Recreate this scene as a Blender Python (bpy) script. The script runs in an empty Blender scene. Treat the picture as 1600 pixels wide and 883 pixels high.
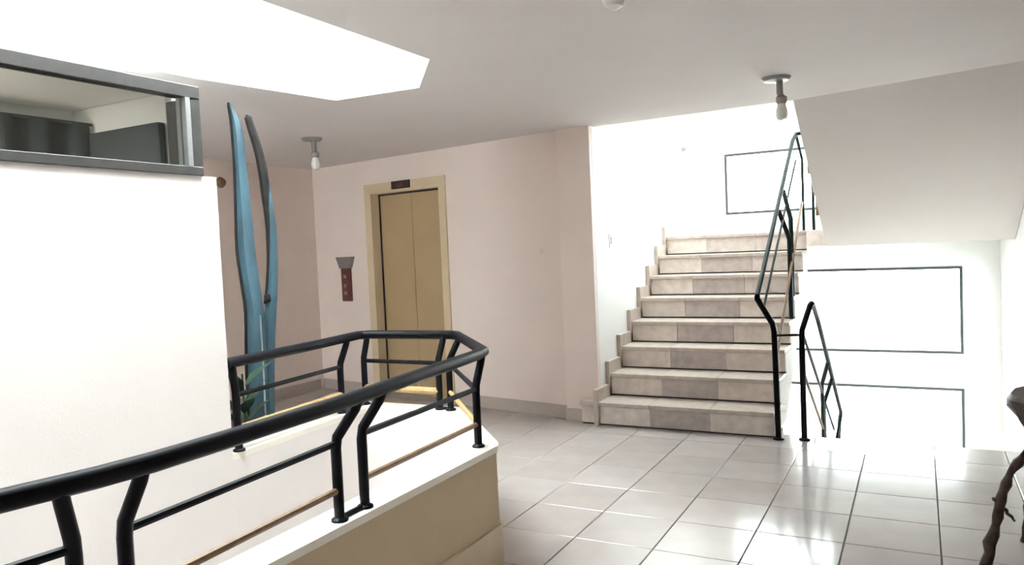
import bpy, bmesh, math, random
from mathutils import Vector, Matrix
from mathutils.geometry import tessellate_polygon
random.seed(7)
C = bpy.context.scene
col = C.collection

# ------------------------------------------------------------------ camera
# world axes: +Y runs up the stairs, +X to the right along the treads, floor z = 0
CX, CY, F = 800.0, 441.5, 1190.44
VA = Vector((1435 - CX, 360 - CY, F)).normalized()
VB = -Vector((-1426 - CX, 486 - CY, F)).normalized()
Zc = VB.cross(VA).normalized()
Xc = VA.cross(Zc).normalized()
rows = (Xc, VA, Zc)
right = Vector([r[0] for r in rows]); down = Vector([r[1] for r in rows]); fwd = Vector([r[2] for r in rows])
cam_d = bpy.data.cameras.new('camera'); cam = bpy.data.objects.new('camera', cam_d); col.objects.link(cam)
cam_d.sensor_fit = 'HORIZONTAL'; cam_d.sensor_width = 36.0; cam_d.lens = 36.0 * F / 1600.0
cam_d.clip_start = 0.02
m = Matrix((( right.x, -down.x, -fwd.x, 0), (right.y, -down.y, -fwd.y, 0), (right.z, -down.z, -fwd.z, 1.5), (0, 0, 0, 1)))
cam.matrix_world = m
C.camera = cam

# ------------------------------------------------------------------ sky, light, exposure
w = bpy.data.worlds.new('overcast_sky'); C.world = w; w.use_nodes = True
bg = w.node_tree.nodes['Background']; bg.inputs[0].default_value = (0.93, 0.97, 1.0, 1); bg.inputs[1].default_value = 18.0
C.view_settings.view_transform = 'Standard'; C.view_settings.look = 'None'
C.view_settings.gamma = 1.0; C.view_settings.use_curve_mapping = False
C.view_settings.exposure = 1.28

# ------------------------------------------------------------------ materials
def mat(name, base, rough=0.6, var=0.06, scale=6.0, bump=0.0, bscale=60.0, metal=0.0, spec=0.5, coat=0.0, stretch=(1, 1, 1)):
    mt = bpy.data.materials.new(name); mt.use_nodes = True
    nt = mt.node_tree; b = nt.nodes['Principled BSDF']
    b.inputs['Roughness'].default_value = rough; b.inputs['Metallic'].default_value = metal
    b.inputs['Specular IOR Level'].default_value = spec
    b.inputs['Coat Weight'].default_value = coat; b.inputs['Coat Roughness'].default_value = 0.08
    tc = nt.nodes.new('ShaderNodeTexCoord'); mp = nt.nodes.new('ShaderNodeMapping'); mp.inputs['Scale'].default_value = stretch
    nz = nt.nodes.new('ShaderNodeTexNoise'); nz.inputs['Scale'].default_value = scale; nz.inputs['Detail'].default_value = 4
    rp = nt.nodes.new('ShaderNodeValToRGB')
    rp.color_ramp.elements[0].position = 0.3; rp.color_ramp.elements[1].position = 0.7
    rp.color_ramp.elements[0].color = [max(0, c * (1 - var)) for c in base] + [1]
    rp.color_ramp.elements[1].color = [min(1, c * (1 + var)) for c in base] + [1]
    L = nt.links.new
    L(tc.outputs['Object'], mp.inputs['Vector']); L(mp.outputs['Vector'], nz.inputs['Vector'])
    L(nz.outputs['Fac'], rp.inputs['Fac']); L(rp.outputs['Color'], b.inputs['Base Color'])
    if bump:
        n2 = nt.nodes.new('ShaderNodeTexNoise'); n2.inputs['Scale'].default_value = bscale
        bp = nt.nodes.new('ShaderNodeBump'); bp.inputs['Strength'].default_value = bump; bp.inputs['Distance'].default_value = 0.004
        L(mp.outputs['Vector'], n2.inputs['Vector']); L(n2.outputs['Fac'], bp.inputs['Height']); L(bp.outputs['Normal'], b.inputs['Normal'])
    return mt
M = {
 'white_wall': mat('white_wall', (.84, .83, .81), .75, .015, 3, .15, 90),
 'warm_white': mat('warm_white_wall', (.74, .685, .66), .75, .015, 3, .15, 90),
 'cream_wall': mat('cream_wall', (.86, .73, .665), .7, .02, 2, .15, 90),
 'ceiling': mat('ceiling_paint', (.745, .695, .685), .8, .015, 2, .12, 80),
 'curb': mat('curb_paint', (.56, .435, .28), .65, .03, 4, .15, 70),
 'ledge': mat('ledge_paint', (.82, .77, .68), .5, .03, 5, .1, 70),
 'plinth': mat('plinth_tile', (.64, .52, .36), .45, .05, 9),
 'paving': mat('paving', (.30, .295, .28), .9, .15, 2),
 'grout': mat('grout', (.22, .20, .18), .9, .1, 30),
 'black': mat('black_enamel', (.004, .004, .006), .45, .25, 20, spec=.14),
 'green': mat('dark_green_enamel', (.010, .018, .0165), .45, .25, 20, spec=.18),
 'wood_lit': mat('rail_wood_lit', (.40, .25, .11), .45, .2, 14, .1, 60, stretch=(3, 3, 3)),  # lit copy of the brown rail wood, skylight put into the colour
 'wood': mat('rail_wood', (.155, .08, .034), .45, .22, 14, .1, 60, stretch=(3, 3, 3)),
 'tread': mat('tread_stone', (.52, .44, .375), .42, .12, 18, .05, 40),
 'riser_l': mat('riser_beige', (.72, .63, .565), .5, .12, 14, .05, 40),
 'riser_d': mat('riser_grey_brown', (.485, .415, .385), .5, .16, 14, .05, 40),
 'riser_m': mat('riser_taupe', (.58, .505, .46), .5, .14, 14, .05, 40),
 'concrete': mat('stair_plaster', (.72, .70, .67), .85, .05, 5, .2, 50),
 'skirt': mat('skirting_tile', (.50, .42, .36), .5, .1, 12),
 'base': mat('baseboard_tile', (.50, .42, .37), .5, .06, 12),
 'elev_door': mat('elevator_door_paint', (.48, .345, .19), .42, .03, 4),
 'elev_frame': mat('elevator_frame_paint', (.70, .56, .37), .45, .03, 4),
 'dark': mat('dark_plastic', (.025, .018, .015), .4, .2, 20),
 'maroon': mat('maroon_panel', (.13, .035, .032), .4, .25, 40),
 'greymetal': mat('grey_metal', (.30, .29, .28), .38, .1, 20, metal=.6),
 'alu': mat('aluminium', (.50, .50, .51), .35, .06, 30, metal=.8),
 'winframe': mat('window_frame_dark', (.05, .055, .058), .4, .15, 20),
 'boothframe': mat('booth_frame_bronze', (.05, .047, .045), .4, .15, 20, spec=.4),
 'curtain': mat('grey_curtain', (.055, .068, .072), .9, .25, 3, stretch=(1, 6, .3)),
 'panel': mat('dark_grey_panel', (.042, .05, .053), .8, .1, 5),
 'bulb': mat('bulb_glass', (.86, .85, .80), .25, .02, 10),
 'blue': mat('blue_patina', (.028, .066, .088), .6, .38, 7, .2, 30, stretch=(2, 2, .6)),
 'bluedark': mat('dark_bronze_edge', (.014, .0125, .011), .8, .3, 12, spec=.15),
 'leaf': mat('dark_leaf', (.014, .036, .018), .5, .4, 20),
 'pot': mat('pot_clay', (.06, .075, .10), .6, .2, 10),
 'soil': mat('soil', (.05, .035, .025), .95, .3, 40),
 'root': mat('root_wood', (.045, .026, .018), .55, .6, 26, .6, 30),
 'plastic': mat('switch_plastic', (.70, .68, .64), .4, .02, 10),
 'brass': mat('brown_knob', (.20, .12, .06), .5, .1, 20),
}
def floor_tile_mat(name, base):
    mt = mat(name, base, .13, .045, 5, .03, 12, spec=.6)
    return mt
TILES = [floor_tile_mat('floor_tile_%s' % n, c) for n, c in (('warm', (.48, .43, .41)), ('pale', (.51, .46, .44)), ('rose', (.465, .412, .392)))]
def glass_mat(name, tint):
    mt = bpy.data.materials.new(name); mt.use_nodes = True; nt = mt.node_tree
    nt.nodes.remove(nt.nodes['Principled BSDF'])
    tr = nt.nodes.new('ShaderNodeBsdfTransparent'); tr.inputs[0].default_value = tint + (1,)
    gl = nt.nodes.new('ShaderNodeBsdfGlossy'); gl.inputs['Roughness'].default_value = .03
    fr = nt.nodes.new('ShaderNodeFresnel'); fr.inputs['IOR'].default_value = 1.45
    mx = nt.nodes.new('ShaderNodeMixShader'); L = nt.links.new
    L(fr.outputs[0], mx.inputs[0]); L(tr.outputs[0], mx.inputs[1]); L(gl.outputs[0], mx.inputs[2])
    L(mx.outputs[0], nt.nodes['Material Output'].inputs['Surface'])
    return mt
M['glass'] = glass_mat('window_glass', (.93, .96, .95))
M['roof_glass'] = glass_mat('roof_glass', (.48, .50, .50))
M['tinted'] = glass_mat('tinted_glass', (.80, .83, .82))

# ------------------------------------------------------------------ helpers
def link(name, bm, material, parent=None, smooth=False):
    bmesh.ops.recalc_face_normals(bm, faces=bm.faces)
    me = bpy.data.meshes.new(name); bm.to_mesh(me); bm.free()
    me.materials.append(material)
    if smooth:
        for p in me.polygons: p.use_smooth = True
        try: me.set_sharp_from_angle(angle=math.radians(40))
        except Exception: pass
    o = bpy.data.objects.new(name, me); col.objects.link(o)
    if parent is not None: o.parent = parent
    return o
def setp(o, label=None, cat=None, group=None, kind=None):
    if label: o['label'] = label
    if cat: o['category'] = cat
    if group: o['group'] = group
    if kind: o['kind'] = kind
    return o
def thing(name, label, cat, loc, group=None, rot=0.0):
    o = bpy.data.objects.new(name, None); col.objects.link(o); o.empty_display_size = .1
    o.location = loc; o.rotation_euler = (0, 0, rot)
    return setp(o, label, cat, group)
def sub(bm_fn):  # fresh bmesh
    bm = bmesh.new(); bm_fn(bm); return bm
def box(bm, x0, x1, y0, y1, z0, z1, bev=0.0):
    vs = [bm.verts.new(p) for p in ((x0, y0, z0), (x1, y0, z0), (x1, y1, z0), (x0, y1, z0), (x0, y0, z1), (x1, y0, z1), (x1, y1, z1), (x0, y1, z1))]
    fs = [bm.faces.new([vs[i] for i in f]) for f in ((0, 3, 2, 1), (4, 5, 6, 7), (0, 1, 5, 4), (1, 2, 6, 5), (2, 3, 7, 6), (3, 0, 4, 7))]
    if bev:
        es = list({e for f in fs for e in f.edges})
        bmesh.ops.bevel(bm, geom=es, offset=bev, segments=1, affect='EDGES', profile=.5)
def B(x0, x1, y0, y1, z0, z1, bev=0.0):
    bm = bmesh.new(); box(bm, x0, x1, y0, y1, z0, z1, bev); return bm
def prism(bm, outer, z0, z1, holes=()):
    loops = [outer] + list(holes)
    flat = [p for l in loops for p in l]
    tris = tessellate_polygon([[Vector((p[0], p[1], 0)) for p in l] for l in loops])
    lo = [bm.verts.new((p[0], p[1], z0)) for p in flat]; hi = [bm.verts.new((p[0], p[1], z1)) for p in flat]
    for t in tris:
        try: bm.faces.new([lo[i] for i in t]); bm.faces.new([hi[i] for i in reversed(t)])
        except ValueError: pass
    k = 0
    for l in loops:
        n = len(l)
        for i in range(n):
            a, b = k + i, k + (i + 1) % n
            bm.faces.new((lo[a], lo[b], hi[b], hi[a]))
        k += n
def P(outer, z0, z1, holes=()):
    bm = bmesh.new(); prism(bm, outer, z0, z1, holes); return bm
def vprism(bm, prof, axis, a, b):
    """profile of (u, z) pairs extruded along 'x' (u = y) or 'y' (u = x) from a to b"""
    def pt(u, z, t): return (t, u, z) if axis == 'x' else (u, t, z)
    A = [bm.verts.new(pt(u, z, a)) for u, z in prof]; D = [bm.verts.new(pt(u, z, b)) for u, z in prof]
    bm.faces.new(A); bm.faces.new(list(reversed(D)))
    n = len(prof)
    for i in range(n): bm.faces.new((A[i], A[(i + 1) % n], D[(i + 1) % n], D[i]))
def frame_basis(t):
    t = t.normalized(); u = Vector((0, 0, 1)) if abs(t.z) < .95 else Vector((1, 0, 0))
    s = t.cross(u).normalized(); return s, s.cross(t).normalized()
def tube(bm, pts, r, seg=10, cap=True):
    pts = [Vector(p) for p in pts]; n = len(pts)
    rr = r if isinstance(r, (list, tuple)) else [r] * n
    rings = []; pt_ = None
    for i, p in enumerate(pts):
        t = (pts[min(i + 1, n - 1)] - pts[max(i - 1, 0)]).normalized()
        if pt_ is None: s, u = frame_basis(t)
        else:                                   # carry the frame along, no twist
            s = (s - t * s.dot(t)).normalized(); u = s.cross(t).normalized()
        pt_ = t
        k = 1.0
        if 0 < i < n - 1:
            d1 = (pts[i] - pts[i - 1]).normalized(); d2 = (pts[i + 1] - pts[i]).normalized()
            k = min(1.15, 1 / max(.5, math.cos(d1.angle(d2) / 2)))
        rings.append([bm.verts.new(p + (s * math.cos(2 * math.pi * j / seg) * k + u * math.sin(2 * math.pi * j / seg)) * rr[i]) for j in range(seg)])
    for a, b in zip(rings, rings[1:]):
        for j in range(seg): bm.faces.new((a[j], a[(j + 1) % seg], b[(j + 1) % seg], b[j]))
    if cap: bm.faces.new(list(reversed(rings[0]))); bm.faces.new(rings[-1])
def T(pts, r, seg=10):
    bm = bmesh.new(); tube(bm, pts, r, seg); return bm
def smooth_path(pts, k=4):
    pts = [Vector(p) for p in pts]; out = []
    for i in range(len(pts) - 1):
        p0 = pts[max(i - 1, 0)]; p1 = pts[i]; p2 = pts[i + 1]; p3 = pts[min(i + 2, len(pts) - 1)]
        for j in range(k):
            t = j / k
            out.append(.5 * ((2 * p1) + (p2 - p0) * t + (2 * p0 - 5 * p1 + 4 * p2 - p3) * t * t + (3 * p1 - p0 - 3 * p2 + p3) * t ** 3))
    out.append(pts[-1]); return out
def lathe(bm, prof, seg=20, c=(0, 0, 0)):
    rings = []
    for r, z in prof:
        rings.append([bm.verts.new((c[0] + r * math.cos(2 * math.pi * j / seg), c[1] + r * math.sin(2 * math.pi * j / seg), c[2] + z)) for j in range(seg)])
    for a, b in zip(rings, rings[1:]):
        for j in range(seg): bm.faces.new((a[j], a[(j + 1) % seg], b[(j + 1) % seg], b[j]))
    bm.faces.new(list(reversed(rings[0]))); bm.faces.new(rings[-1])
def LA(prof, seg=20, c=(0, 0, 0)):
    bm = bmesh.new(); lathe(bm, prof, seg, c); return bm
def struct(name, bm, material, smooth=False):
    return setp(link(name, bm, material, None, smooth), kind='structure')
def rename(o, nm): o.name = nm; return o

# ------------------------------------------------------------------ key plan dimensions
ZC = 2.49                                # ceiling height
RZ, RY, Y0 = .1935, .298, 5.87           # riser, going, first riser
ZL, YL, YB = 8 * RZ, 5.87 + 7 * .298, 9.40   # landing level, landing edge, back wall
XSL, XSR = -2.40, -.97                   # flight going up, left and right
XD, XW = -.79, .75                       # other flights and right stairwell wall
# light-well curb, outer and inner outline (the booth wall closes it on the left)
CURB_O = [(-1.95, -.55), (-1.725, .90), (-1.705, 1.22), (-1.768, 1.52), (-1.775, 3.08), (-1.80, 3.13), (-2.37, 3.755), (-2.41, 3.775), (-3.09, 3.76), (-3.11, 3.74), (-2.985, 2.50), (-2.93, 2.50)]
CURB_I = [(-2.09, -.55), (-1.93, .90), (-1.885, 1.22), (-1.925, 3.04), (-2.44, 3.62), (-2.98, 3.61), (-2.90, 2.60)]
WELL = [(-2.91, -.55), (-2.0, -.55), (-1.83, .9), (-1.79, 1.22), (-1.83, 3.07), (-2.40, 3.72), (-3.08, 3.70), (-2.96, 2.55), (-2.91, 2.53)]

# ------------------------------------------------------------------ ground outside
struct('ground', B(-60, 60, 9.8, 90, -3.6, -3.4), M['paving'])
link('side_ground', B(1.2, 60, 5.0, 9.8, -3.6, -3.4), M['paving'], bpy.data.objects['ground'])

# ------------------------------------------------------------------ floor
HALL = [(-6.4, -3.2), (3.2, -3.2), (3.2, 5.97), (-.76, 5.97), (-.76, 6.02), (-.97, 6.02), (-.97, 6.25), (-2.45, 6.25), (-2.72, 7.0), (-6.4, 7.0)]
WHOLE = [(-2.91, -.55), (-2.06, -.55), (-1.90, .9), (-1.86, 1.22), (-1.90, 3.05), (-2.43, 3.65), (-3.02, 3.64), (-2.93, 2.55), (-2.91, 2.53)]
floor = struct('floor', P(HALL, -.25, -.008, [WHOLE]), M['grout'])
def clip(poly, a, b, keep_left=True):
    out = []; n = len(poly)
    def side(p):
        s = (b[0] - a[0]) * (p[1] - a[1]) - (b[1] - a[1]) * (p[0] - a[0]); return s if keep_left else -s
    for i in range(n):
        p, q = poly[i], poly[(i + 1) % n]; sp, sq = side(p), side(q)
        if sp >= 0: out.append(p)
        if (sp > 0 and sq < 0) or (sp < 0 and sq > 0):
            t = sp / (sp - sq); out.append((p[0] + (q[0] - p[0]) * t, p[1] + (q[1] - p[1]) * t))
    return out
def area(p): return abs(sum(p[i][0] * p[(i + 1) % len(p)][1] - p[(i + 1) % len(p)][0] * p[i][1] for i in range(len(p)))) / 2 if len(p) > 2 else 0
TCV = [(-3.5, -.55), (-1.99, -.55), (-1.80, .9), (-1.77, 1.22), (-1.80, 3.08), (-2.39, 3.73), (-3.10, 3.72), (-3.5, 2.5)]   # convex cut (ccw)
def minus(poly, conv):
    pieces = []; rest = poly; n = len(conv)
    for i in range(n):
        a, b = conv[i], conv[(i + 1) % n]
        o = clip(rest, a, b, False); rest = clip(rest, a, b, True)
        if area(o) > 2e-4: pieces.append(o)
        if len(rest) < 3 or area(rest) < 1e-6: break
    return pieces
TS, G = .414, .0028
REG = [(-5.98, 3.7 - .9, -1.78, 6.03), (-1.78, .15, 1.75, 5.965)]
def elev_y(x): return 6.02 - (x + 2.72) * .177
tile_mesh = {}
nt = 0
for (rx0, ry0, rx1, ry1) in [(-6.0, 2.6, 1.85, 6.62), (-1.78, .3, 1.85, 2.6)]:
    i0 = math.floor((rx0 + .346) / TS); i1 = math.ceil((rx1 + .346) / TS)
    j0 = math.floor((ry0 - 3.94) / TS); j1 = math.ceil((ry1 - 3.94) / TS)
    for i in range(i0, i1):
        for j in range(j0, j1):
            x0, x1 = -.346 + i * TS + G, -.346 + (i + 1) * TS - G
            y0, y1 = 3.94 + j * TS + G, 3.94 + (j + 1) * TS - G
            if y0 < ry0 - .4 or y0 >= ry1: continue
            if ry0 < 2.6 and y0 >= 2.6 - .39: continue
            if ry0 >= 2.6 and y0 < 2.6 - .39: continue
            full = [(x0, y0), (x1, y0), (x1, y1), (x0, y1)]
            q = clip(full, (1.85, -9), (1.85, 9)); q = clip(q, (rx0, 9), (rx0, -9)) if len(q) > 2 else q
            lim = 5.965
            if x1 < -2.55: q = clip(q, (0, elev_y(0) - .012), (-1, elev_y(-1) - .012), True)
            else: q = clip(q, (9, lim), (-9, lim), True)
            if len(q) < 3: continue
            ps = minus(q, TCV)
            ps = [p for p in ps if area(p) > 8e-4]
            if not ps: continue
            mk = TILES[(i * 7 + j * 13 + (i * j) % 5) % 3]
            if abs(sum(map(area, ps)) - area(full)) < 1e-5:
                key = mk.name
                if key not in tile_mesh:
                    bm = bmesh.new(); h = TS / 2 - G; box(bm, -h, h, -h, h, -.010, 0)
                    es = [e for e in bm.edges if all(v.co.z > -.001 for v in e.verts)]
                    bmesh.ops.bevel(bm, geom=es, offset=.0025, segments=1, affect='EDGES')
                    t = link('tile', bm, mk, floor); tile_mesh[key] = t.data
                else:
                    t = bpy.data.objects.new('tile', tile_mesh[key]); col.objects.link(t); t.parent = floor
                t.location = ((x0 + x1) / 2, (y0 + y1) / 2, 0)
            else:
                bm = bmesh.new()
                for p in ps: prism(bm, p, -.010, 0)
                t = link('tile', bm, mk, floor)
            nt += 1

# ------------------------------------------------------------------ ceiling with the skylight hole and the stairwell edge
SKY = [(-3.50, -1.2), (-2.20, -1.2), (-2.205, 3.326), (-2.636, 3.849), (-3.26, 3.821), (-3.43, 2.87)]
CEIL = [(-6.4, -3.2), (3.2, -3.2), (3.2, 5.97), (.76, 5.97), (.75, 5.51), (-.797, 5.958), (-2.41, 6.07), (-2.41, 7.0), (-6.4, 7.0)]
ceil = struct('ceiling', P(CEIL, ZC, ZC + .25, [SKY]), M['ceiling'])
bm = bmesh.new()
SKO = [(-3.62, -1.32), (-2.08, -1.32), (-2.085, 3.37), (-2.58, 3.96), (-3.36, 3.94), (-3.55, 2.9)]
prism(bm, SKO, ZC + .25, ZC + .56 + .0, [SKY])
struct('wall_skylight', bm, M['white_wall'])
win5 = struct('window_5', P(SKO, ZC + .56 + .0, ZC + .56 + .05, [[(x * .985 - .02 * (x < -3) + 0 , y) for x, y in SKY]]), M['alu'])
link('pane', P(SKO, ZC + .56 + .052, ZC + .56 + .060), M['glass'], win5)
for y in (-.3, .9, 2.1): link('glazing_bar', B(-3.5, -2.15, y - .02, y + .02, ZC + .56 + .0, ZC + .56 + .05), M['alu'], win5)

# ------------------------------------------------------------------ hall and lobby walls
struct('wall_right', B(3.2, 3.4, -3.2, 6.17, -.25, ZC + .25), M['cream_wall'])
bm = bmesh.new()
for a in ((-6.4, -5.7, -.25, ZC + .25), (-4.2, 3.2, -.25, ZC + .25), (-5.7, -4.2, -.25, .7), (-5.7, -4.2, 2.2, ZC + .25)): box(bm, a[0], a[1], -3.4, -3.2, a[2], a[3])
struct('wall_front', bm, M['cream_wall'])
fill_win6 = struct('window_6', B(-5.7, -4.2, -3.33, -3.28, .7, .74), M['winframe'])  # unseen window added to brighten the elevator wall and lobby
for a in ((-5.7, -4.2, 2.16, 2.2), (-5.7, -5.66, .74, 2.16), (-4.24, -4.2, .74, 2.16)): link('frame_bar', B(a[0], a[1], -3.33, -3.28, a[2], a[3]), M['winframe'], fill_win6)
link('pane', B(-5.66, -4.24, -3.31, -3.304, .74, 2.16), M['glass'], fill_win6)

struct('wall_hall_end', B(XW + .2, 3.2, 5.975, 6.17, -.25, ZC + .25), M['cream_wall'])
struct('wall_lobby', B(-6.4, -6.04, -3.2, 6.62, -.25, ZC), M['cream_wall'])
# elevator wall (turned about ten degrees), with the door opening
EA = Vector((-2.66, 6.01)); ED = Vector((-5.6 + 2.72, 6.53 - 6.02)).normalized(); EN = Vector((ED.y, -ED.x))   # ED to the left; EN away from / to the hall
if EN.y > 0: EN = -EN
ew = bpy.data.objects.new('elevator_wall_frame', None)
def ept(u, d, z): p = EA + ED * u + EN * d; return (p.x, p.y, z)       # u along the wall to the left, d proud of it
def ebox(bm, u0, u1, d0, d1, z0, z1):
    c = [ept(u0, d0, z0), ept(u1, d0, z0), ept(u1, d1, z0), ept(u0, d1, z0), ept(u0, d0, z1), ept(u1, d0, z1), ept(u1, d1, z1), ept(u0, d1, z1)]
    vs = [bm.verts.new(p) for p in c]
    for f in ((0, 3, 2, 1), (4, 5, 6, 7), (0, 1, 5, 4), (1, 2, 6, 5), (2, 3, 7, 6), (3, 0, 4, 7)): bm.faces.new([vs[i] for i in f])
def EB(*a):
    bm = bmesh.new(); ebox(bm, *a); return bm
def eu(x, y): return (Vector((x, y)) - EA).dot(ED)
DR, DL = eu(-4.03, 6.25), eu(-5.176, 6.455)           # outer sides of the door frame
bm = bmesh.new()
ebox(bm, -.05, DR + .03, -.2, 0, -.25, ZC); ebox(bm, DL - .03, eu(-6.04, 6.61) + .05, -.2, 0, -.25, ZC); ebox(bm, DR + .03, DL - .03, -.2, 0, 2.20, ZC)
wall_back = struct('wall_back_lobby', bm, M['cream_wall'])
# column at the stair corner
struct('trim_1', B(-2.70, -2.402, 5.95, 6.00, -.008, ZC), M['cream_wall'])
bb = struct('baseboard_back', EB(-.02, DR - .005, 0, .014, 0, .11), M['base'])
link('baseboard_piece', EB(DL + .005, eu(-6.04, 6.61) - .02, 0, .014, 0, .11), M['base'], bb)
struct('baseboard_column', B(-2.71, -2.405, 5.938, 5.949, 0, .105), M['base'])
struct('baseboard_lobby', B(-6.04, -6.026, 2.6, 6.55, 0, .11), M['base'])

# elevator door
door = struct('door_1', EB(DR, DR + .085, -.16, .02, 0, 2.15), M['elev_frame'])
door['label'] = 'beige elevator door in a cream frame'
link('jamb', EB(DL - .10, DL, -.16, .02, 0, 2.15), M['elev_frame'], door)
link('lintel', EB(DR, DL, -.16, .02, 2.13, 2.235), M['elev_frame'], door)
mid = (DR + DL) / 2
for a, b, d in ((DR + .085, mid - .002, -.105), (mid + .004, DL - .10, -.105)):
    link('door_panel', EB(a, b, d - .03, d, .02, 2.13), M['elev_door'], door)
link('shadow_gap', EB(DL - .116, DL - .100, -.1, -.09, .02, 2.13), M['dark'], door)
link('shadow_gap', EB(DR + .085, DL - .10, -.1, -.085, 2.112, 2.13), M['dark'], door)
link('shadow_gap', EB(mid - .02, mid + .02, -.15, -.14, .02, 2.13), M['dark'], door)
link('sill', EB(DR + .085, DL - .10, -.16, .02, 0, .02), M['alu'], door)
iu = eu(-4.62, 6.357)
ind = link('floor_indicator', EB(iu - .135, iu + .125, .02, .035, 2.155, 2.235), M['dark'], door)
link('display', EB(iu - .05, iu + .05, .035, .038, 2.17, 2.21), M['maroon'], ind)

# call panel beside the elevator
cu = eu(-5.535, 6.518); c0 = ept(cu, 0, 1.0)
cp = thing('call_panel', 'narrow dark red wall panel with flared grey top beside the elevator door', 'wall panel', c0)
def rel(bm, o):
    bmesh.ops.translate(bm, verts=bm.verts, vec=-Vector(o.location)); return bm
link('panel_body', rel(EB(cu - .075, cu + .065, 0, .03, 1.0, 1.36), cp), M['maroon'], cp)
bm = bmesh.new()
for (u0, z0, u1) in ():
    pass
pr = [(cu - .09, 1.36), (cu + .075, 1.36), (cu + .13, 1.485), (cu - .14, 1.485)]
f0 = [bm.verts.new(ept(u, 0, z)) for u, z in pr]; f1 = [bm.verts.new(ept(u, .045, z)) for u, z in pr]
bm.faces.new(f0); bm.faces.new(list(reversed(f1)))
for i in range(4): bm.faces.new((f0[i], f0[(i + 1) % 4], f1[(i + 1) % 4], f1[i]))
link('flared_top', rel(bm, cp), M['greymetal'], cp)
for z in (1.09, 1.17, 1.27):
    link('button', rel(EB(cu - .025, cu + .02, .03, .038, z - .018, z + .018), cp), M['greymetal'], cp)
# pale switch on the elevator wall
su = eu(-2.93, 6.056); s0 = ept(su, 0, 1.41)
sw = thing('light_switch', 'pale light switch on the cream wall right of the elevator', 'light switch', s0)
link('plate', rel(EB(su - .04, su + .04, 0, .008, 1.40, 1.52), sw), M['cream_wall'], sw)
link('rocker', rel(EB(su - .015, su + .015, .008, .013, 1.44, 1.48), sw), M['plastic'], sw)

# brown knob on the lobby side wall
kn = setp(link('round_fitting', LA([(.0, 0), (.05, 0), (.055, .015), (.035, .05), (.0, .055)][1:], 14), M['brass']), 'small brown round fixture on the lobby wall left of the blue sculpture', 'wall fixture')
kn.rotation_euler = (0, math.pi / 2, 0); kn.location = (-6.04, 5.30, 2.27)

# ------------------------------------------------------------------ white booth wall along the light well, window on top
bm = bmesh.new()
box(bm, -3.03, -2.91, -3.2, 2.534, -2.85, 1.895)
struct('wall_left', bm, M['warm_white'])
struct('wall_booth_end', B(-3.75, -3.03, 2.43, 2.534, -.25, 1.895), M['white_wall'])
struct('wall_booth_end_upper', B(-3.75, -3.06, 2.40, 2.46, 1.895, 2.285), M['white_wall'])
struct('ceiling_booth', P([(-3.9, -3.2), (-2.97, -3.2), (-2.97, 2.44), (-3.75, 2.47)], 2.287, 2.30), M['white_wall'])
struct('wall_booth_back', B(-3.9, -3.75, -3.2, 2.534, -.25, 2.285), M['white_wall'])
win4 = struct('window_4', B(-2.965, -2.895, -3.0, 2.455, 1.895, 1.935, .003), M['boothframe'])
win4['label'] = 'dark framed strip window above the white booth wall'
link('frame_bar', B(-2.968, -2.90, -3.0, 2.46, 2.245, 2.302, .003), M['boothframe'], win4)
link('frame_bar', B(-2.96, -2.895, 2.375, 2.40, 1.935, 2.245), M['alu'], win4)
link('frame_bar', B(-3.06, -2.905, 2.402, 2.46, 1.936, 2.244), M['boothframe'], win4)
link('pane', B(-2.932, -2.926, -3.0, 2.375, 1.935, 2.245), M['glass'], win4)
# grey curtain inside the booth: pleated cloth
bm = bmesh.new(); n = 150; vs = []
for i in range(n + 1):
    y = -2.8 + 5.17 * i / n
    x = -3.60 + .022 * math.sin(i * 1.15) + .010 * math.sin(i * .37 + 1)
    vs.append([bm.verts.new((x, y, z)) for z in (1.2, 1.7, 2.20)])
for a, b in zip(vs, vs[1:]):
    for j in range(2): bm.faces.new((a[j], b[j], b[j + 1], a[j + 1]))
cur = link('curtain', bm, M['curtain'], None, True)
sol = cur.modifiers.new('thickness', 'SOLIDIFY'); sol.thickness = .006
setp(cur, 'dark grey pleated curtain behind the strip window of the white booth', 'curtain')
rod = setp(link('curtain_rod', T([(-3.60, -2.9, 2.20), (-3.60, 2.39, 2.20)], .008, 8), M['curtain'], cur))
dpn = setp(link('screen_panel', B(-3.575, -3.065, 2.355, 2.395, 1.2, 2.15, .004), M['panel']), 'flat dark grey panel at the right end behind the strip window', 'panel')
# unseen fill light added to brighten the booth interior
bl = bpy.data.lights.new('booth_fill', 'AREA'); bl.energy = 110; bl.size = .25; bl.color = (1, .95, .85)
blo = bpy.data.objects.new('booth_fill', bl); blo.location = (-3.3, .2, 2.27); col.objects.link(blo)
setp(blo, 'unseen fill light added inside the white booth', 'lamp')

# ------------------------------------------------------------------ light well below the floor
WI = [(-2.91, -.55), (-2.09, -.55), (-1.93, .90), (-1.885, 1.22), (-1.925, 3.04), (-2.44, 3.62), (-2.98, 3.61), (-2.90, 2.62), (-2.91, 2.534)]
WO = [(-2.91, -.75), (-1.9, -.75), (-1.75, .9), (-1.7, 1.22), (-1.74, 3.1), (-2.38, 3.80), (-3.16, 3.80), (-3.05, 2.60), (-2.95, 2.534)]
bm = bmesh.new()
n = len(WI)
for i in range(n - 1):
    if i == 0: pass
    a, b, c, d = WI[i], WI[i + 1], WO[i + 1], WO[i]
    prism(bm, [a, b, c, d], -2.85, -.012)
struct('wall_well', bm, M['warm_white'])
struct('floor_lower', P([(-3.1, -.8), (-1.6, -.8), (-1.6, 3.9), (-3.3, 3.9)], -2.95, -2.85), M['ledge'])

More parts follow.
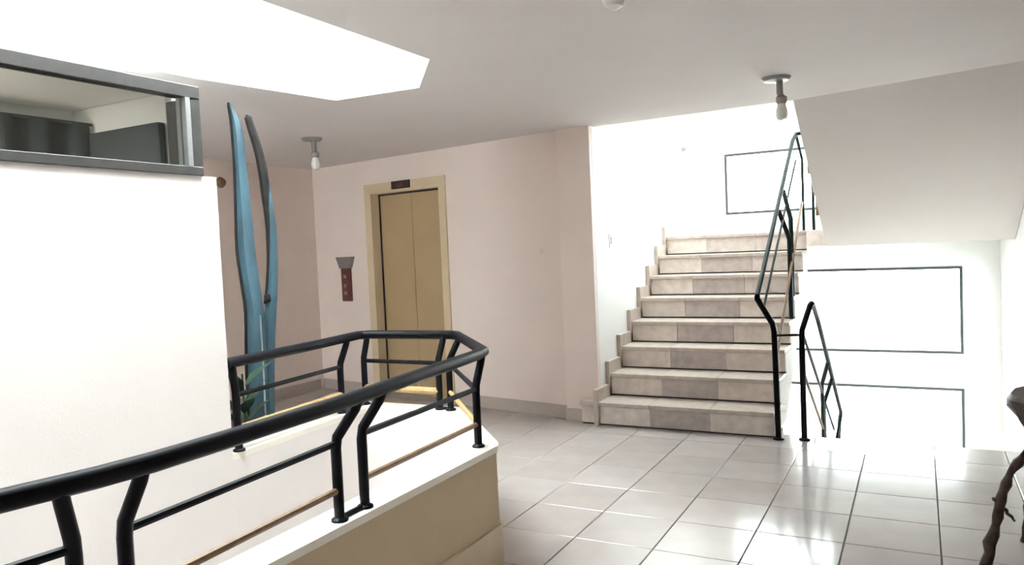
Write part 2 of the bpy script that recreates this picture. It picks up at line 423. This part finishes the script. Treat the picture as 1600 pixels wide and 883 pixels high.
# low curb around the well
par = thing('parapet', 'low cream curb wall with pale ledge around the light well', 'parapet', (-1.85, 2.0, 0))
def strip(outer, inner, z0, z1):
    bm = bmesh.new()
    prism(bm, outer + list(reversed(inner)), z0, z1); return bm
CO = CURB_O[:]; CI = [(-2.09, -.55), (-1.93, .90), (-1.885, 1.22), (-1.925, 3.04), (-2.44, 3.62), (-2.98, 3.61), (-2.918, 2.50)]
CO2 = [p for p in CURB_O[:-1]]
link('body', rel(strip(CO2, CI, 0, .545), par), M['curb'], par)
def grow(poly, d):   # push the outer outline outward from the well centre line
    c = Vector((-2.45, 1.6)); out = []
    n = len(poly)
    for i in range(n):
        a = Vector(poly[max(i - 1, 0)]); b = Vector(poly[min(i + 1, n - 1)]); t = (b - a).normalized(); nn = Vector((t.y, -t.x))
        out.append((poly[i][0] + nn.x * d, poly[i][1] + nn.y * d))
    return out
link('ledge', rel(strip(grow(CO2, .010), grow(CI, -.008), .545, .575), par), M['ledge'], par)
link('inner_face', rel(strip(CI, grow(CI, -.007), 0, .545), par), M['warm_white'], par)
link('plinth', rel(strip(grow(CO2, .014), CO2, 0, .20), par), M['plinth'], par)

# ------------------------------------------------------------------ guard railing on the curb
gr = thing('guard_railing', 'black metal railing with thin brown lower bars around the light well', 'railing', (-1.85, 2.0, .575))
ZH = 1.008
HP = [(-2.02, -.35), (-1.80, .55), (-1.745, .88), (-1.703, 1.08), (-1.690, 1.22), (-1.694, 1.45), (-1.713, 1.911), (-1.775, 2.50), (-1.838, 3.07), (-1.866, 3.165), (-2.36, 3.72), (-2.43, 3.755), (-3.0, 3.70), (-3.045, 3.655), (-2.99, 3.25), (-2.935, 2.545)]
def rl(p): v = Vector(p) - Vector(gr.location); return v
link('handrail', T([rl((x, y, ZH)) for x, y in HP], .0265, 10), M['black'], gr, True)
def post(par, base, top, zb, zk, zt, r=.019, mt=None, rel_=rl, plate=True):
    b = Vector(base); t = Vector(top)
    pts = [(b.x, b.y, zb), (b.x, b.y, zk - .03), (b.x * .93 + t.x * .07, b.y * .93 + t.y * .07, zk + .01), (b.x * .2 + t.x * .8, b.y * .2 + t.y * .8, zt - .04), (t.x, t.y, zt)]
    o = link('post', T([rel_(p) for p in pts], r, 10), mt or M['black'], par, True)
    if plate: link('foot', LA([(r * 1.6, 0), (r * 1.6, .008), (r * 1.1, .014)], 12, rel_((b.x, b.y, zb))), mt or M['black'], o)
    return o
PB = {   # base x, y -> top x, y
 'e': ((-1.86, .30), (-1.85, .33)),
 'a': ((-1.748, 1.045), (-1.718, 1.005)), 'b': ((-1.742, 1.170), (-1.694, 1.20)),
 'c': ((-1.803, 2.015), (-1.722, 2.06)), 'd': ((-1.808, 2.160), (-1.738, 2.215)),
 'f': ((-1.842, 3.035), (-1.842, 3.105)),
 'g': ((-2.415, 3.690), (-2.36, 3.73)), 'h': ((-2.492, 3.695), (-2.478, 3.745)),
 'i': ((-3.035, 3.685), (-3.01, 3.70)), 'j': ((-3.012, 3.440), (-3.027, 3.535)),
 'k': ((-2.93, 2.59), (-2.935, 2.58)),
}
for k, (b, t) in PB.items(): post(gr, b, t, .575, .86, ZH)
def bar(par, nm, a, b, z, r, mt, rel_=rl): return link(nm, T([rel_((a[0], a[1], z)), rel_((b[0], b[1], z))], r, 8), mt, par, True)
for a, b in (('e', 'a'), ('b', 'c'), ('d', 'f'), ('f', 'g'), ('h', 'i'), ('j', 'k')):
    bar(gr, 'mid_rail', PB[a][0], PB[b][0], .848, .0125, M['black'])
    lo = bar(gr, 'lower_rail', PB[a][0], PB[b][0], .683, .0125 if a not in 'hj' else .020, M['wood' if a in 'ebd' else 'wood_lit']); lo['label'] = 'brown wooden lower bar' if a in 'ebd' else 'brown wooden lower bar with skylight put into its colour'
for a, b in (('a', 'b'), ('c', 'd'), ('g', 'h'), ('i', 'j')):
    A, D = Vector(PB[a][0]), Vector(PB[b][0])
    link('base_plate', T([rl((A.x, A.y, .584)), rl((D.x, D.y, .584))], .010, 6), M['black'], gr)

# ------------------------------------------------------------------ stairwell shell
ZT = 5.2
struct('wall_stair_left', B(-2.62, -2.40, 6.00, YB + .2, -3.2, ZT), M['white_wall'])
RW = [(-1.30, 1.05), (1.75, 4.6)]                # two tall side windows, below and above the landing
RY0, RY1 = 8.35, 9.30
bm = bmesh.new()
box(bm, XW, XW + .2, 5.97, RY0, -3.2, ZT); box(bm, XW, XW + .2, RY1, YB + .2, -3.2, ZT)
for z0, z1 in ((-3.2, -1.30), (1.05, 1.75), (4.6, ZT)): box(bm, XW, XW + .2, RY0, RY1, z0, z1)
struct('wall_stair_right', bm, M['white_wall'])
for k, (z0, z1) in enumerate(RW):
    wn = struct('window_%d' % (8 + k), B(XW + .14, XW + .18, RY0, RY1, z0, z0 + .03), M['alu'])
    link('frame_bar', B(XW + .14, XW + .18, RY0, RY1, z1 - .03, z1), M['alu'], wn)
    for y in (RY0, RY1 - .03): link('frame_bar', B(XW + .14, XW + .18, y, y + .03, z0 + .03, z1 - .03), M['alu'], wn)
    link('pane', B(XW + .157, XW + .163, RY0 + .03, RY1 - .03, z0 + .03, z1 - .03), M['tinted'], wn)
WX0, WX1 = -2.05, .405
WZ = [(-1.05, -.215), (.16, 1.10), (1.79, 2.515)]
bm = bmesh.new()
box(bm, -2.40, WX0, YB, YB + .2, -3.2, ZT); box(bm, WX1, XW, YB, YB + .2, -3.2, ZT)
zz = [-3.2] + [z for p in WZ for z in p] + [ZT]
for k in range(0, len(zz), 2): box(bm, WX0, WX1, YB, YB + .2, zz[k], zz[k + 1])
struct('wall_back', bm, M['white_wall'])
fw = .014
for k, (z0, z1) in enumerate(WZ):
    wn = struct('window_%d' % (3 - k), B(WX0, WX1, YB - .012, YB + .03, z0, z0 + fw * 2), M['winframe'])
    link('frame_bar', B(WX0, WX1, YB - .012, YB + .03, z1 - fw * 2, z1), M['winframe'], wn)
    for x in (WX0, WX1 - fw * 2): link('frame_bar', B(x, x + fw * 2, YB - .012, YB + .03, z0 + fw * 2, z1 - fw * 2), M['winframe'], wn)
    link('pane', B(WX0 + fw * 2, WX1 - fw * 2, YB + .008, YB + .014, z0 + fw * 2, z1 - fw * 2), M['tinted'], wn)
# wall of the upper storey above the hall ceiling, unseen glazed roof added to brighten the stairwell
struct('wall_stair_front', B(-2.62, XW + .2, 5.60, 5.80, ZC + .25, ZT), M['white_wall'])
fill_win7 = struct('window_7', P([(-2.62, 5.6), (XW + .2, 5.6), (XW + .2, YB + .2), (-2.62, YB + .2)], ZT, ZT + .08, [[(-2.42, 5.8), (XW, 5.8), (XW, YB), (-2.42, YB)]]), M['alu'])
link('pane', B(-2.5, XW + .1, 5.7, YB + .1, ZT + .082, ZT + .09), M['roof_glass'], fill_win7)
for x in (-1.6, -.8, 0): link('glazing_bar', B(x - .02, x + .02, 5.8, YB, ZT, ZT + .08), M['alu'], fill_win7)
struct('floor_stair_lower', B(-2.62, XW + .2, 5.97, YB + .2, -3.3, -3.2), M['ledge'])
struct('wall_under_floor', B(-2.40, XW, 5.80, 5.97, -3.2, -.25), M['white_wall'])
struct('floor_edge', B(XD, 3.2, 5.966, 5.985, -.25, 0), M['tread'])

# ------------------------------------------------------------------ staircases
def step_set(st, n, xl, xr, y0, dirn, z0, risers=True, first_wide=None, skirt_x=None):
    L0 = Vector(st.location)
    def R(b): bmesh.ops.translate(b, verts=b.verts, vec=-L0); return b
    for k in range(n):
        yr = y0 + dirn * RY * k; zt = z0 + RZ * (k + 1)
        ye = yr + dirn * (RY + .02)
        l = xl
        last = (k == n - 1)
        ya, yb = sorted((yr, ye))
        s = link('step', R(B(l, xr, ya, yb, max(z0, zt - RZ - .10) if risers else zt - .10, zt - .034)), M['concrete'], st)
        if risers:
            cuts = [l, -1.925 + random.uniform(-.02, .02), -1.44 + random.uniform(-.015, .015), xr] if xl < -2 else [l, l + .5, l + 1.0, xr]
            ms = [M['riser_l'], M['riser_d'], M['riser_m'] if k > 4 else M['riser_l']]
            if k == 7: ms = [M['riser_l'], M['riser_m'], M['riser_m']]
            y1, y2 = sorted((yr - dirn * .003, yr + dirn * .004))
            link('contact_shadow', R(B(l, xr, y1, y2, zt - RZ + .0005, zt - RZ + .020)), M['dark'], s)  # dark strip stands in for the contact shadow at the riser foot
            for a, b, mm in zip(cuts, cuts[1:], ms):
                y1, y2 = sorted((yr - dirn * .012, yr))
                rt = link('riser_tile', R(B(a + .0015, b - .0015, y1, y2, zt - RZ + .013, zt - .036)), mm, s)
                y1, y2 = sorted((yr - dirn * .034, ye if not last else yr + dirn * .3))
                tt = link('tread_tile', R(B(a + .0012, b - .0012, y1, y2, zt - .034, zt, .004)), M['tread'], s)
        else:
            y1, y2 = sorted((yr - dirn * .03, ye))
            link('tread_tile', R(B(l, xr, y1, y2, zt - .034, zt, .004)), M['tread'], s)
        if first_wide is not None and k == 0:
            link('end_block', R(B(first_wide, xl - .001, yr, 5.946, z0 + .013, zt - .036)), M['riser_l'], s)
            link('end_cap', R(B(first_wide - .004, xl - .001, yr - .034, 5.946, zt - .034, zt, .004)), M['tread'], s)
            link('contact_shadow', R(B(first_wide + .004, xl - .001, yr + .004, 5.946, z0, z0 + .02)), M['dark'], s)  # contact shadow as a dark strip under the end block
        if skirt_x is not None:
            prof = [(yr - .055, zt - RZ + .002), (yr, zt - RZ + .002), (yr, zt), (yr + RY + .02, zt), (yr + RY - .055, zt + .105), (yr - .055, zt + .105)]
            bm = bmesh.new(); vprism(bm, prof, 'x', skirt_x, skirt_x + .035)
            link('skirting_tile', R(bm), M['skirt'], s)
up = thing('staircase', 'beige tiled staircase with darker middle tiles rising to the landing', 'staircase', (-1.68, Y0, 0))
step_set(up, 8, XSL + .002, XSR, Y0, 1, 0, first_wide=-2.53, skirt_x=XSL + .002)
def waist(st, xl, xr, pts):
    bm = bmesh.new(); vprism(bm, pts, 'x', xl, xr); bmesh.ops.translate(bm, verts=bm.verts, vec=-Vector(st.location))
    return link('waist_slab', bm, M['concrete'], st)
waist(up, XSL + .004, XSR - .01, [(Y0 + .30, 0.0), (Y0 + .62, 0.0), (YL + .02, ZL - RZ - .22), (YL + .02, ZL - RZ - .03), (Y0 + .3, .16)])
landing = thing('stair_landing', 'white landing slab below the back wall at the top of the tiled stairs', 'landing', (-.8, 8.7, ZL))
def Rl(b, o=landing): bmesh.ops.translate(b, verts=b.verts, vec=-Vector(o.location)); return b
link('slab', Rl(B(-2.395, XW - .005, YL + .03, YB - .005, ZL - .155, ZL - .03)), M['concrete'], landing)
link('tile_surface', Rl(B(-2.395, XW - .005, YL + .31, YB - .015, ZL - .03, ZL)), M['tread'], landing)
link('edge_tile', Rl(B(XSR + .002, XD, YL - .03, YL + .30, ZL - .155, ZL, .004)), M['riser_l'], landing)
# flight above: soffit seen from below
upper = thing('staircase', 'upper flight with smooth pale soffit sloping from the landing to the ceiling', 'staircase', (0, YL, ZL))
bm = bmesh.new()
pl = [(XD, YL, 1.385), (XW - .005, YL, 1.385), (XW - .005, 5.514, ZC + .002), (-.793, 5.961, ZC + .002)]
ph = [(XD, YL, 1.545), (XW - .005, YL, 1.545), (XW - .005, 5.514, ZC + .25), (-.793, 5.961, ZC + .25)]
def bil(q, u, v):
    p = [Vector(c) for c in q]; return (p[0].lerp(p[1], u)).lerp(p[3].lerp(p[2], u), v)
NG = 12
ga = [[bm.verts.new(bil(pl, i / NG, j / NG)) for i in range(NG + 1)] for j in range(NG + 1)]
gb = [[bm.verts.new(bil(ph, i / NG, j / NG)) for i in range(NG + 1)] for j in range(NG + 1)]
for j in range(NG):
    for i in range(NG):
        bm.faces.new((ga[j][i], ga[j][i + 1], ga[j + 1][i + 1], ga[j + 1][i])); bm.faces.new((gb[j][i], gb[j + 1][i], gb[j + 1][i + 1], gb[j][i + 1]))
    bm.faces.new((ga[j][0], ga[j + 1][0], gb[j + 1][0], gb[j][0])); bm.faces.new((ga[j][NG], gb[j][NG], gb[j + 1][NG], ga[j + 1][NG]))
for i in range(NG):
    bm.faces.new((ga[0][i], gb[0][i], gb[0][i + 1], ga[0][i + 1])); bm.faces.new((ga[NG][i], ga[NG][i + 1], gb[NG][i + 1], gb[NG][i]))
bmesh.ops.translate(bm, verts=bm.verts, vec=-Vector(upper.location)); link('soffit', bm, M['ceiling'], upper, True)
step_set(upper, 6, XD + .003, XW - .006, YL - .01, -1, ZL, risers=False)
# flight going down to the right of the newels
dn = thing('staircase', 'flight of steps going down behind the floor edge beside the right newel', 'staircase', (0, 5.99, -.1))
def Rd(b): bmesh.ops.translate(b, verts=b.verts, vec=-Vector(dn.location)); return b
for k in range(7):
    yk = 5.985 + RY * k; zt = -RZ * (k + 1)
    s = link('step', Rd(B(XD + .02, XW - .005, yk, yk + RY + .02, zt - .2, zt - .034)), M['concrete'], dn)
    link('tread_tile', Rd(B(XD + .02, XW - .005, yk, yk + RY + .03, zt - .034, zt, .004)), M['tread'], s)
link('lower_landing', Rd(B(-2.395, XW - .005, YL + .12, YB - .005, -8 * RZ - .15, -8 * RZ)), M['tread'], dn)

# ------------------------------------------------------------------ stair railings
SL = RZ / RY
def stair_rail_up():
    st = thing('stair_railing', 'dark railing climbing the right side of the tiled stairs', 'railing', (-.98, 5.92, 0))
    r = lambda p: Vector(p) - Vector(st.location)
    xb, xh = -.995, -1.065
    link('handrail', T([r(p) for p in ((xh, 5.84, 1.065), (xh, YL - .06, 2.42), (xh + .02, YL + .05, 2.50), (-.90, YL + .05, 2.51))], .019, 10), M['green'], st, True)
    nw = link('newel', T([r(p) for p in ((-.94, 5.83, 0), (-.95, 5.83, .80), (-.96, 5.83, .86), (xh, 5.835, 1.045), (xh, 5.84, 1.065))], .0215, 10), M['black'], st, True)
    link('foot', LA([(.04, 0), (.04, .01), (.026, .016)], 12, r((-.94, 5.83, 0))), M['black'], nw)
    link('mid_rail', T([r((xh + .03, 5.93, .98)), r((xh + .03, YL - .1, 2.23))], .010, 8), M['green'], st, True)
    lo = link('lower_rail', T([r((-.95, 5.84, .56)), r((xb, YL - .05, 1.82))], .012, 8), M['wood'], st, True); lo['label'] = 'brown wooden lower bar'
    for y, dy in ((7.02, -.10), (7.13, .09)):
        k = int((y - Y0) / RY) + 1; zb = k * RZ; zh = 1.065 + (y + dy - 5.84) * .614
        link('post', T([r(p) for p in ((xb, y, zb), (xb, y, zh - .26), (xb - .012, y + dy * .1, zh - .21), (xh, y + dy, zh))], .020, 10), M['green'], st, True)
    link('post', T([r(p) for p in ((xb, YL + .04, ZL), (xb, YL + .04, 2.25), (xh + .02, YL + .05, 2.49))], .014, 10), M['green'], st, True)
    return st
stair_rail_up()
def stair_rail_top():
    st = thing('stair_railing', 'short railing with brown bars on the landing edge beside the upper flight', 'railing', (-.83, YL, ZL))
    r = lambda p: Vector(p) - Vector(st.location)
    x = -.84
    link('newel', T([r((x - .06, YL + .02, ZL)), r((x - .06, YL + .02, ZL + .88))], .015, 10), M['green'], st, True)
    s = -.62
    for nm, h, rad, mt in (('handrail', .90, .017, 'green'), ('mid_rail', .72, .010, 'green'), ('lower_rail', .34, .011, 'wood')):
        link(nm, T([r((x - .04, YL - .02, ZL + h)), r((x - .0, 6.75, ZL + h + (YL - 6.75) * .64))], rad, 8), M[mt], st, True)
    for k, y in enumerate((7.75, 7.2)):
        z = ZL + (YL - y) * .65
        link('post', T([r((x, y, z + .0)), r((x, y, z + .9))], .014, 8), M['wood'], st, True)
    return st
stair_rail_top()
def stair_rail_down():
    st = thing('stair_railing', 'dark railing going down from the right newel with a forked post', 'railing', (-.765, 5.88, 0))
    r = lambda p: Vector(p) - Vector(st.location)
    xb, xh = -.765, -.70
    nw = link('newel', T([r(p) for p in ((xb, 5.87, 0), (xb, 5.87, .76), (xb + .003, 5.875, .81), (xh - .01, 5.93, .985), (xh, 5.96, 1.0))], .0215, 10), M['black'], st, True)
    link('foot', LA([(.04, 0), (.04, .01), (.026, .016)], 12, r((xb, 5.87, 0))), M['black'], nw)
    link('handrail', T([r(p) for p in ((xh, 5.95, 1.0), (xh, 6.02, .985), (xh, 6.30, .84), (xh, 8.0, -.24), (xh - .02, 8.1, -.33), (xh - .04, 8.1, -.6))], .018, 10), M['green'], st, True)
    link('mid_rail', T([r((xb, 5.9, .80)), r((xb, 8.0, -.42))], .011, 8), M['green'], st, True)
    lo = link('lower_rail', T([r((xb, 5.9, .50)), r((xb, 8.0, -.75))], .012, 8), M['wood'], st, True); lo['label'] = 'brown wooden lower bar'
    for y, dy in ((7.07, -.10), (7.17, .10)):
        zh = .84 - (y + dy - 6.30) * .635
        link('post', T([r(p) for p in ((xb, y, -RZ * (int((y - 5.985) / RY) + 1)), (xb, y, zh - .27), (xb, y + dy * .12, zh - .22), (xh, y + dy, zh))], .017, 10), M['green'], st, True)
    link('post', T([r((xb, 8.05, -8 * RZ)), r((xb, 8.05, -.62)), r((xh, 8.02, -.27))], .016, 10), M['green'], st, True)
    link('tie_bar', T([r((xb, 5.872, .775)), r((-.95 + .018, 5.835, .775))], .009, 8), M['black'], st, True)
    return st
stair_rail_down()

# ------------------------------------------------------------------ small fixtures in the stairwell
o = thing('light_switch', 'small light switch on the white stairwell wall beside the column', 'light switch', (-2.40, 6.62, 1.50))
o.location = (-2.40, 6.36, 1.53)
link('plate', B(0, .008, -.04, .04, -.06, .06, .002), M['plastic'], o); link('rocker', B(.008, .014, -.016, .016, -.03, .03), M['greymetal'], o)
o = setp(link('wall_sensor', LA([(.045, 0), (.045, .02), (.03, .045), (.012, .05)], 16), M['greymetal']), 'small round grey sensor high on the white stairwell wall', 'sensor')
o.rotation_euler = (0, math.pi / 2, 0); o.location = (-2.40, 8.80, 2.575)

# ------------------------------------------------------------------ ceiling lamps
def lamp(loc, label, rot):
    t = thing('ceiling_lamp', label, 'lamp', loc, None, rot)
    link('canopy', LA([(.02, -.028), (.075, -.022), (.088, -.006), (.088, 0)], 24), M['greymetal'], t, True)
    link('stem', T([(.02, 0, -.02), (.02, 0, -.10), (.028, 0, -.125)], .020, 12), M['greymetal'], t, True)
    s = link('socket', LA([(.026, -.165), (.034, -.15), (.034, -.125), (.022, -.115)], 16, (.028, 0, 0)), M['greymetal'], t, True)
    link('bulb', LA([(.010, -.268), (.028, -.258), (.036, -.235), (.034, -.205), (.026, -.180), (.024, -.163)], 18, (.028, 0, 0)), M['bulb'], t, True)
    return t
lamp((-.765, 5.03, ZC), 'ceiling lamp hanging in front of the bright stairwell', .3)
lamp((-.83, 2.25, ZC), 'ceiling lamp cut off by the top edge of the photo', 1.2)
lamp((-4.45, 4.886, ZC), 'ceiling lamp hanging in the lobby left of the elevator', 0)

# ------------------------------------------------------------------ blue blade sculpture
SC = Vector((-3.38, 3.18, 0)); sr = Vector((.882, .47, 0)).normalized(); sn = Vector((sr.y, -sr.x, 0))    # sn towards the hall
sc = thing('sculpture', 'tall blue sculpture of two curved pointed blades behind the well railing', 'sculpture', SC, None, math.atan2(sr.y, sr.x))
# local frame: x along the picture, -y towards the hall
LB = [(-.095, -.086, 2.403), (-.085, -.041, 2.31), (-.081, -.019, 2.20), (-.080, -.014, 2.04), (-.086, -.001, 1.82), (-.094, .009, 1.56), (-.079, .021, 1.375), (-.066, .040, 1.19), (-.078, .045, .93), (-.085, .040, .57), (-.09, .038, .10)]
RB = [(-.007, .003, 2.33), (.014, .038, 2.25), (.047, .076, 2.124), (.068, .101, 1.996), (.078, .119, 1.85), (.084, .132, 1.70), (.077, .132, 1.518), (.059, .122, 1.333), (.036, .106, 1.186), (.026, .082, .926), (.018, .062, .57), (.016, .06, .10)]
def blade(rows_, bulge, y0):
    bm = bmesh.new(); rings = []
    for l, r_, z in rows_:
        wv = r_ - l; b = min(bulge, wv * .45)
        ring = [(l, y0, z), (l + wv * .2, y0 - b * .6, z), (l + wv * .5, y0 - b, z), (l + wv * .8, y0 - b * .6, z), (r_, y0, z), (l + wv * .7, y0 + b * .6, z), (l + wv * .3, y0 + b * .6, z)]
        rings.append([bm.verts.new(p) for p in ring])
    for a, b in zip(rings, rings[1:]):
        for j in range(7): bm.faces.new((a[j], a[(j + 1) % 7], b[(j + 1) % 7], b[j]))
    bm.faces.new(list(reversed(rings[0]))); bm.faces.new(rings[-1]); return bm
def dense(rows_, k=3): return [tuple(v) for v in smooth_path(rows_, k)]
lb = link('left_blade', blade(dense(LB), .03, 0), M['blue'], sc, True)
rb = link('right_blade', blade(dense(RB), .03, .012), M['blue'], sc, True)
le = link('edge', T([(l - .002, -.004, z) for l, r_, z in dense(LB)], [.004] + [.009] * (3 * 10 - 1) + [.006], 8), M['bluedark'], lb, True); le['label'] = 'dark curved edge'
n = len(dense(RB)); re_ = link('edge', T([(l + .006 + .012 * max(0, (z - 1.75)), .004, z) for l, r_, z in dense(RB) if z > 1.2], [.004] + [.012 + .016 * max(0, min(1, (r[2] - 1.5) / .4)) * max(.2, 1 - abs(r[2] - 2.0) * 1.2) for r in [q for q in dense(RB) if q[2] > 1.2][1:]], 8), M['bluedark'], rb, True); re_['label'] = 'dark brown curved edge'
link('seam', T([(.022, -.02, 1.18), (.024, -.024, .9), (.018, -.022, .55), (.017, -.02, .12)], .005, 6), M['alu'], sc, True)
link('bolt', LA([(.014, 1.25), (.020, 1.26), (.020, 1.29), (.014, 1.30)], 12, (.068, -.012, 0)), M['bluedark'], sc, True)
link('pedestal', B(-.16, .14, -.12, .14, 0, .12, .008), M['pot'], sc)
# potted plant beside it
px, py = -3.265, 2.93
pt = thing('potted_plant', 'dark green potted plant between white booth wall and blue sculpture', 'plant', (px, py, 0), None, .3)
link('pot', LA([(.085, 0), (.11, .22), (.12, .24), (.105, .25), (.10, .22)], 18), M['pot'], pt, True)
link('stem', T([(0, 0, .22), (.01, 0, .5), (0, .01, .88)], [.012, .009, .005], 8), M['leaf'], pt, True)
link('soil', LA([(.09, .20), (.095, .225)], 16), M['soil'], pt)
lm = None
for k in range(26):
    an = k * 2.39996; el = .55 + .5 * random.random(); ln = .14 + .10 * random.random()
    if lm is None:
        bm = bmesh.new()
        prof = [(0, .006), (.15, .03), (.4, .045), (.7, .032), (1, .002)]
        vs = [[bm.verts.new((t, -wd, .03 * math.sin(t * 3) - .28 * t * t)), bm.verts.new((t, 0, -.012 + .03 * math.sin(t * 3) - .28 * t * t)), bm.verts.new((t, wd, .03 * math.sin(t * 3) - .28 * t * t))] for t, wd in prof]
        for a, b in zip(vs, vs[1:]):
            for j in range(2): bm.faces.new((a[j], a[j + 1], b[j + 1], b[j]))
        lf = link('leaf', bm, M['leaf'], pt, True); lm = lf.data
    else:
        lf = bpy.data.objects.new('leaf', lm); col.objects.link(lf); lf.parent = pt
    lf.location = (.02 * math.cos(an), .02 * math.sin(an), .24 + .62 * (k / 26)); lf.rotation_euler = (0, -el * 1.0, an); s = ln * 1.05; lf.scale = (s, .8, s)

# ------------------------------------------------------------------ gnarled root table at the right
RT = Vector((.66, 4.12, 0))
rt = thing('root_table', 'dark gnarled root wood stand with crooked legs at the right', 'table', RT)
def R3(p): return Vector(p) - RT
def gnarl(pts, rads, seg=9, seed=1, amp=.3):
    rnd = random.Random(seed); pp = smooth_path(pts, 5); n = len(pp); bm = bmesh.new()
    rr = []
    for i in range(n):
        t = i / (n - 1) * (len(rads) - 1); k = min(int(t), len(rads) - 2); rr.append((rads[k] + (rads[k + 1] - rads[k]) * (t - k)) * (1 + rnd.uniform(-amp, amp)))
    tube(bm, [p + Vector((rnd.uniform(-.006, .006), rnd.uniform(-.006, .006), 0)) for p in pp], rr, seg)
    return bm
# top: irregular knotty slab
bm = bmesh.new(); rnd = random.Random(5); seg = 28; rings = []
prof = [(.16, .50), (.215, .56), (.245, .60), (.275, .665), (.305, .715), (.315, .745), (.30, .765), (.20, .768)]
ph_ = [rnd.uniform(-.09, .09) for _ in range(seg)]
for q, (r0, z) in enumerate(prof):
    rings.append([bm.verts.new((r0 * (1 + ph_[j] * (1 if q < 5 else .35) + rnd.uniform(-.06, .06) * (q < 5)) * math.cos(2 * math.pi * j / seg), r0 * (1 + ph_[j]) * math.sin(2 * math.pi * j / seg), z + rnd.uniform(-.012, .012) * (q < 5) - .03 * math.cos(2 * math.pi * j / seg) * -1)) for j in range(seg)])
for a, b in zip(rings, rings[1:]):
    for j in range(seg): bm.faces.new((a[j], a[(j + 1) % seg], b[(j + 1) % seg], b[j]))
bm.faces.new(list(reversed(rings[0]))); bm.faces.new(rings[-1])
link('top', bm, M['root'], rt, True)
l1 = link('leg', gnarl([R3((.50, 4.10, .56)), R3((.40, 4.0, .50)), R3((.325, 3.95, .36)), R3((.275, 3.92, .18)), R3((.235, 3.87, 0))], [.03, .02, .017, .022, .02], 9, 3, .35), M['root'], rt, True)
link('twig', gnarl([R3((.275, 3.92, .30)), R3((.31, 3.95, .25)), R3((.36, 3.97, .19))], [.009, .008, .005], 6, 4, .2), M['root'], l1, True)
link('leg', gnarl([R3((.52, 4.2, .56)), R3((.465, 4.22, .44)), R3((.44, 4.24, .22)), R3((.425, 4.25, 0))], [.03, .024, .02, .024], 9, 8), M['root'], rt, True)
link('leg', gnarl([R3((.80, 4.0, .56)), R3((.87, 3.93, .4)), R3((.88, 3.9, .2)), R3((.93, 3.86, 0))], [.03, .024, .02, .024], 9, 9), M['root'], rt, True)
link('leg', gnarl([R3((.78, 4.26, .56)), R3((.86, 4.33, .4)), R3((.87, 4.36, .2)), R3((.92, 4.42, 0))], [.03, .024, .02, .024], 9, 10), M['root'], rt, True)
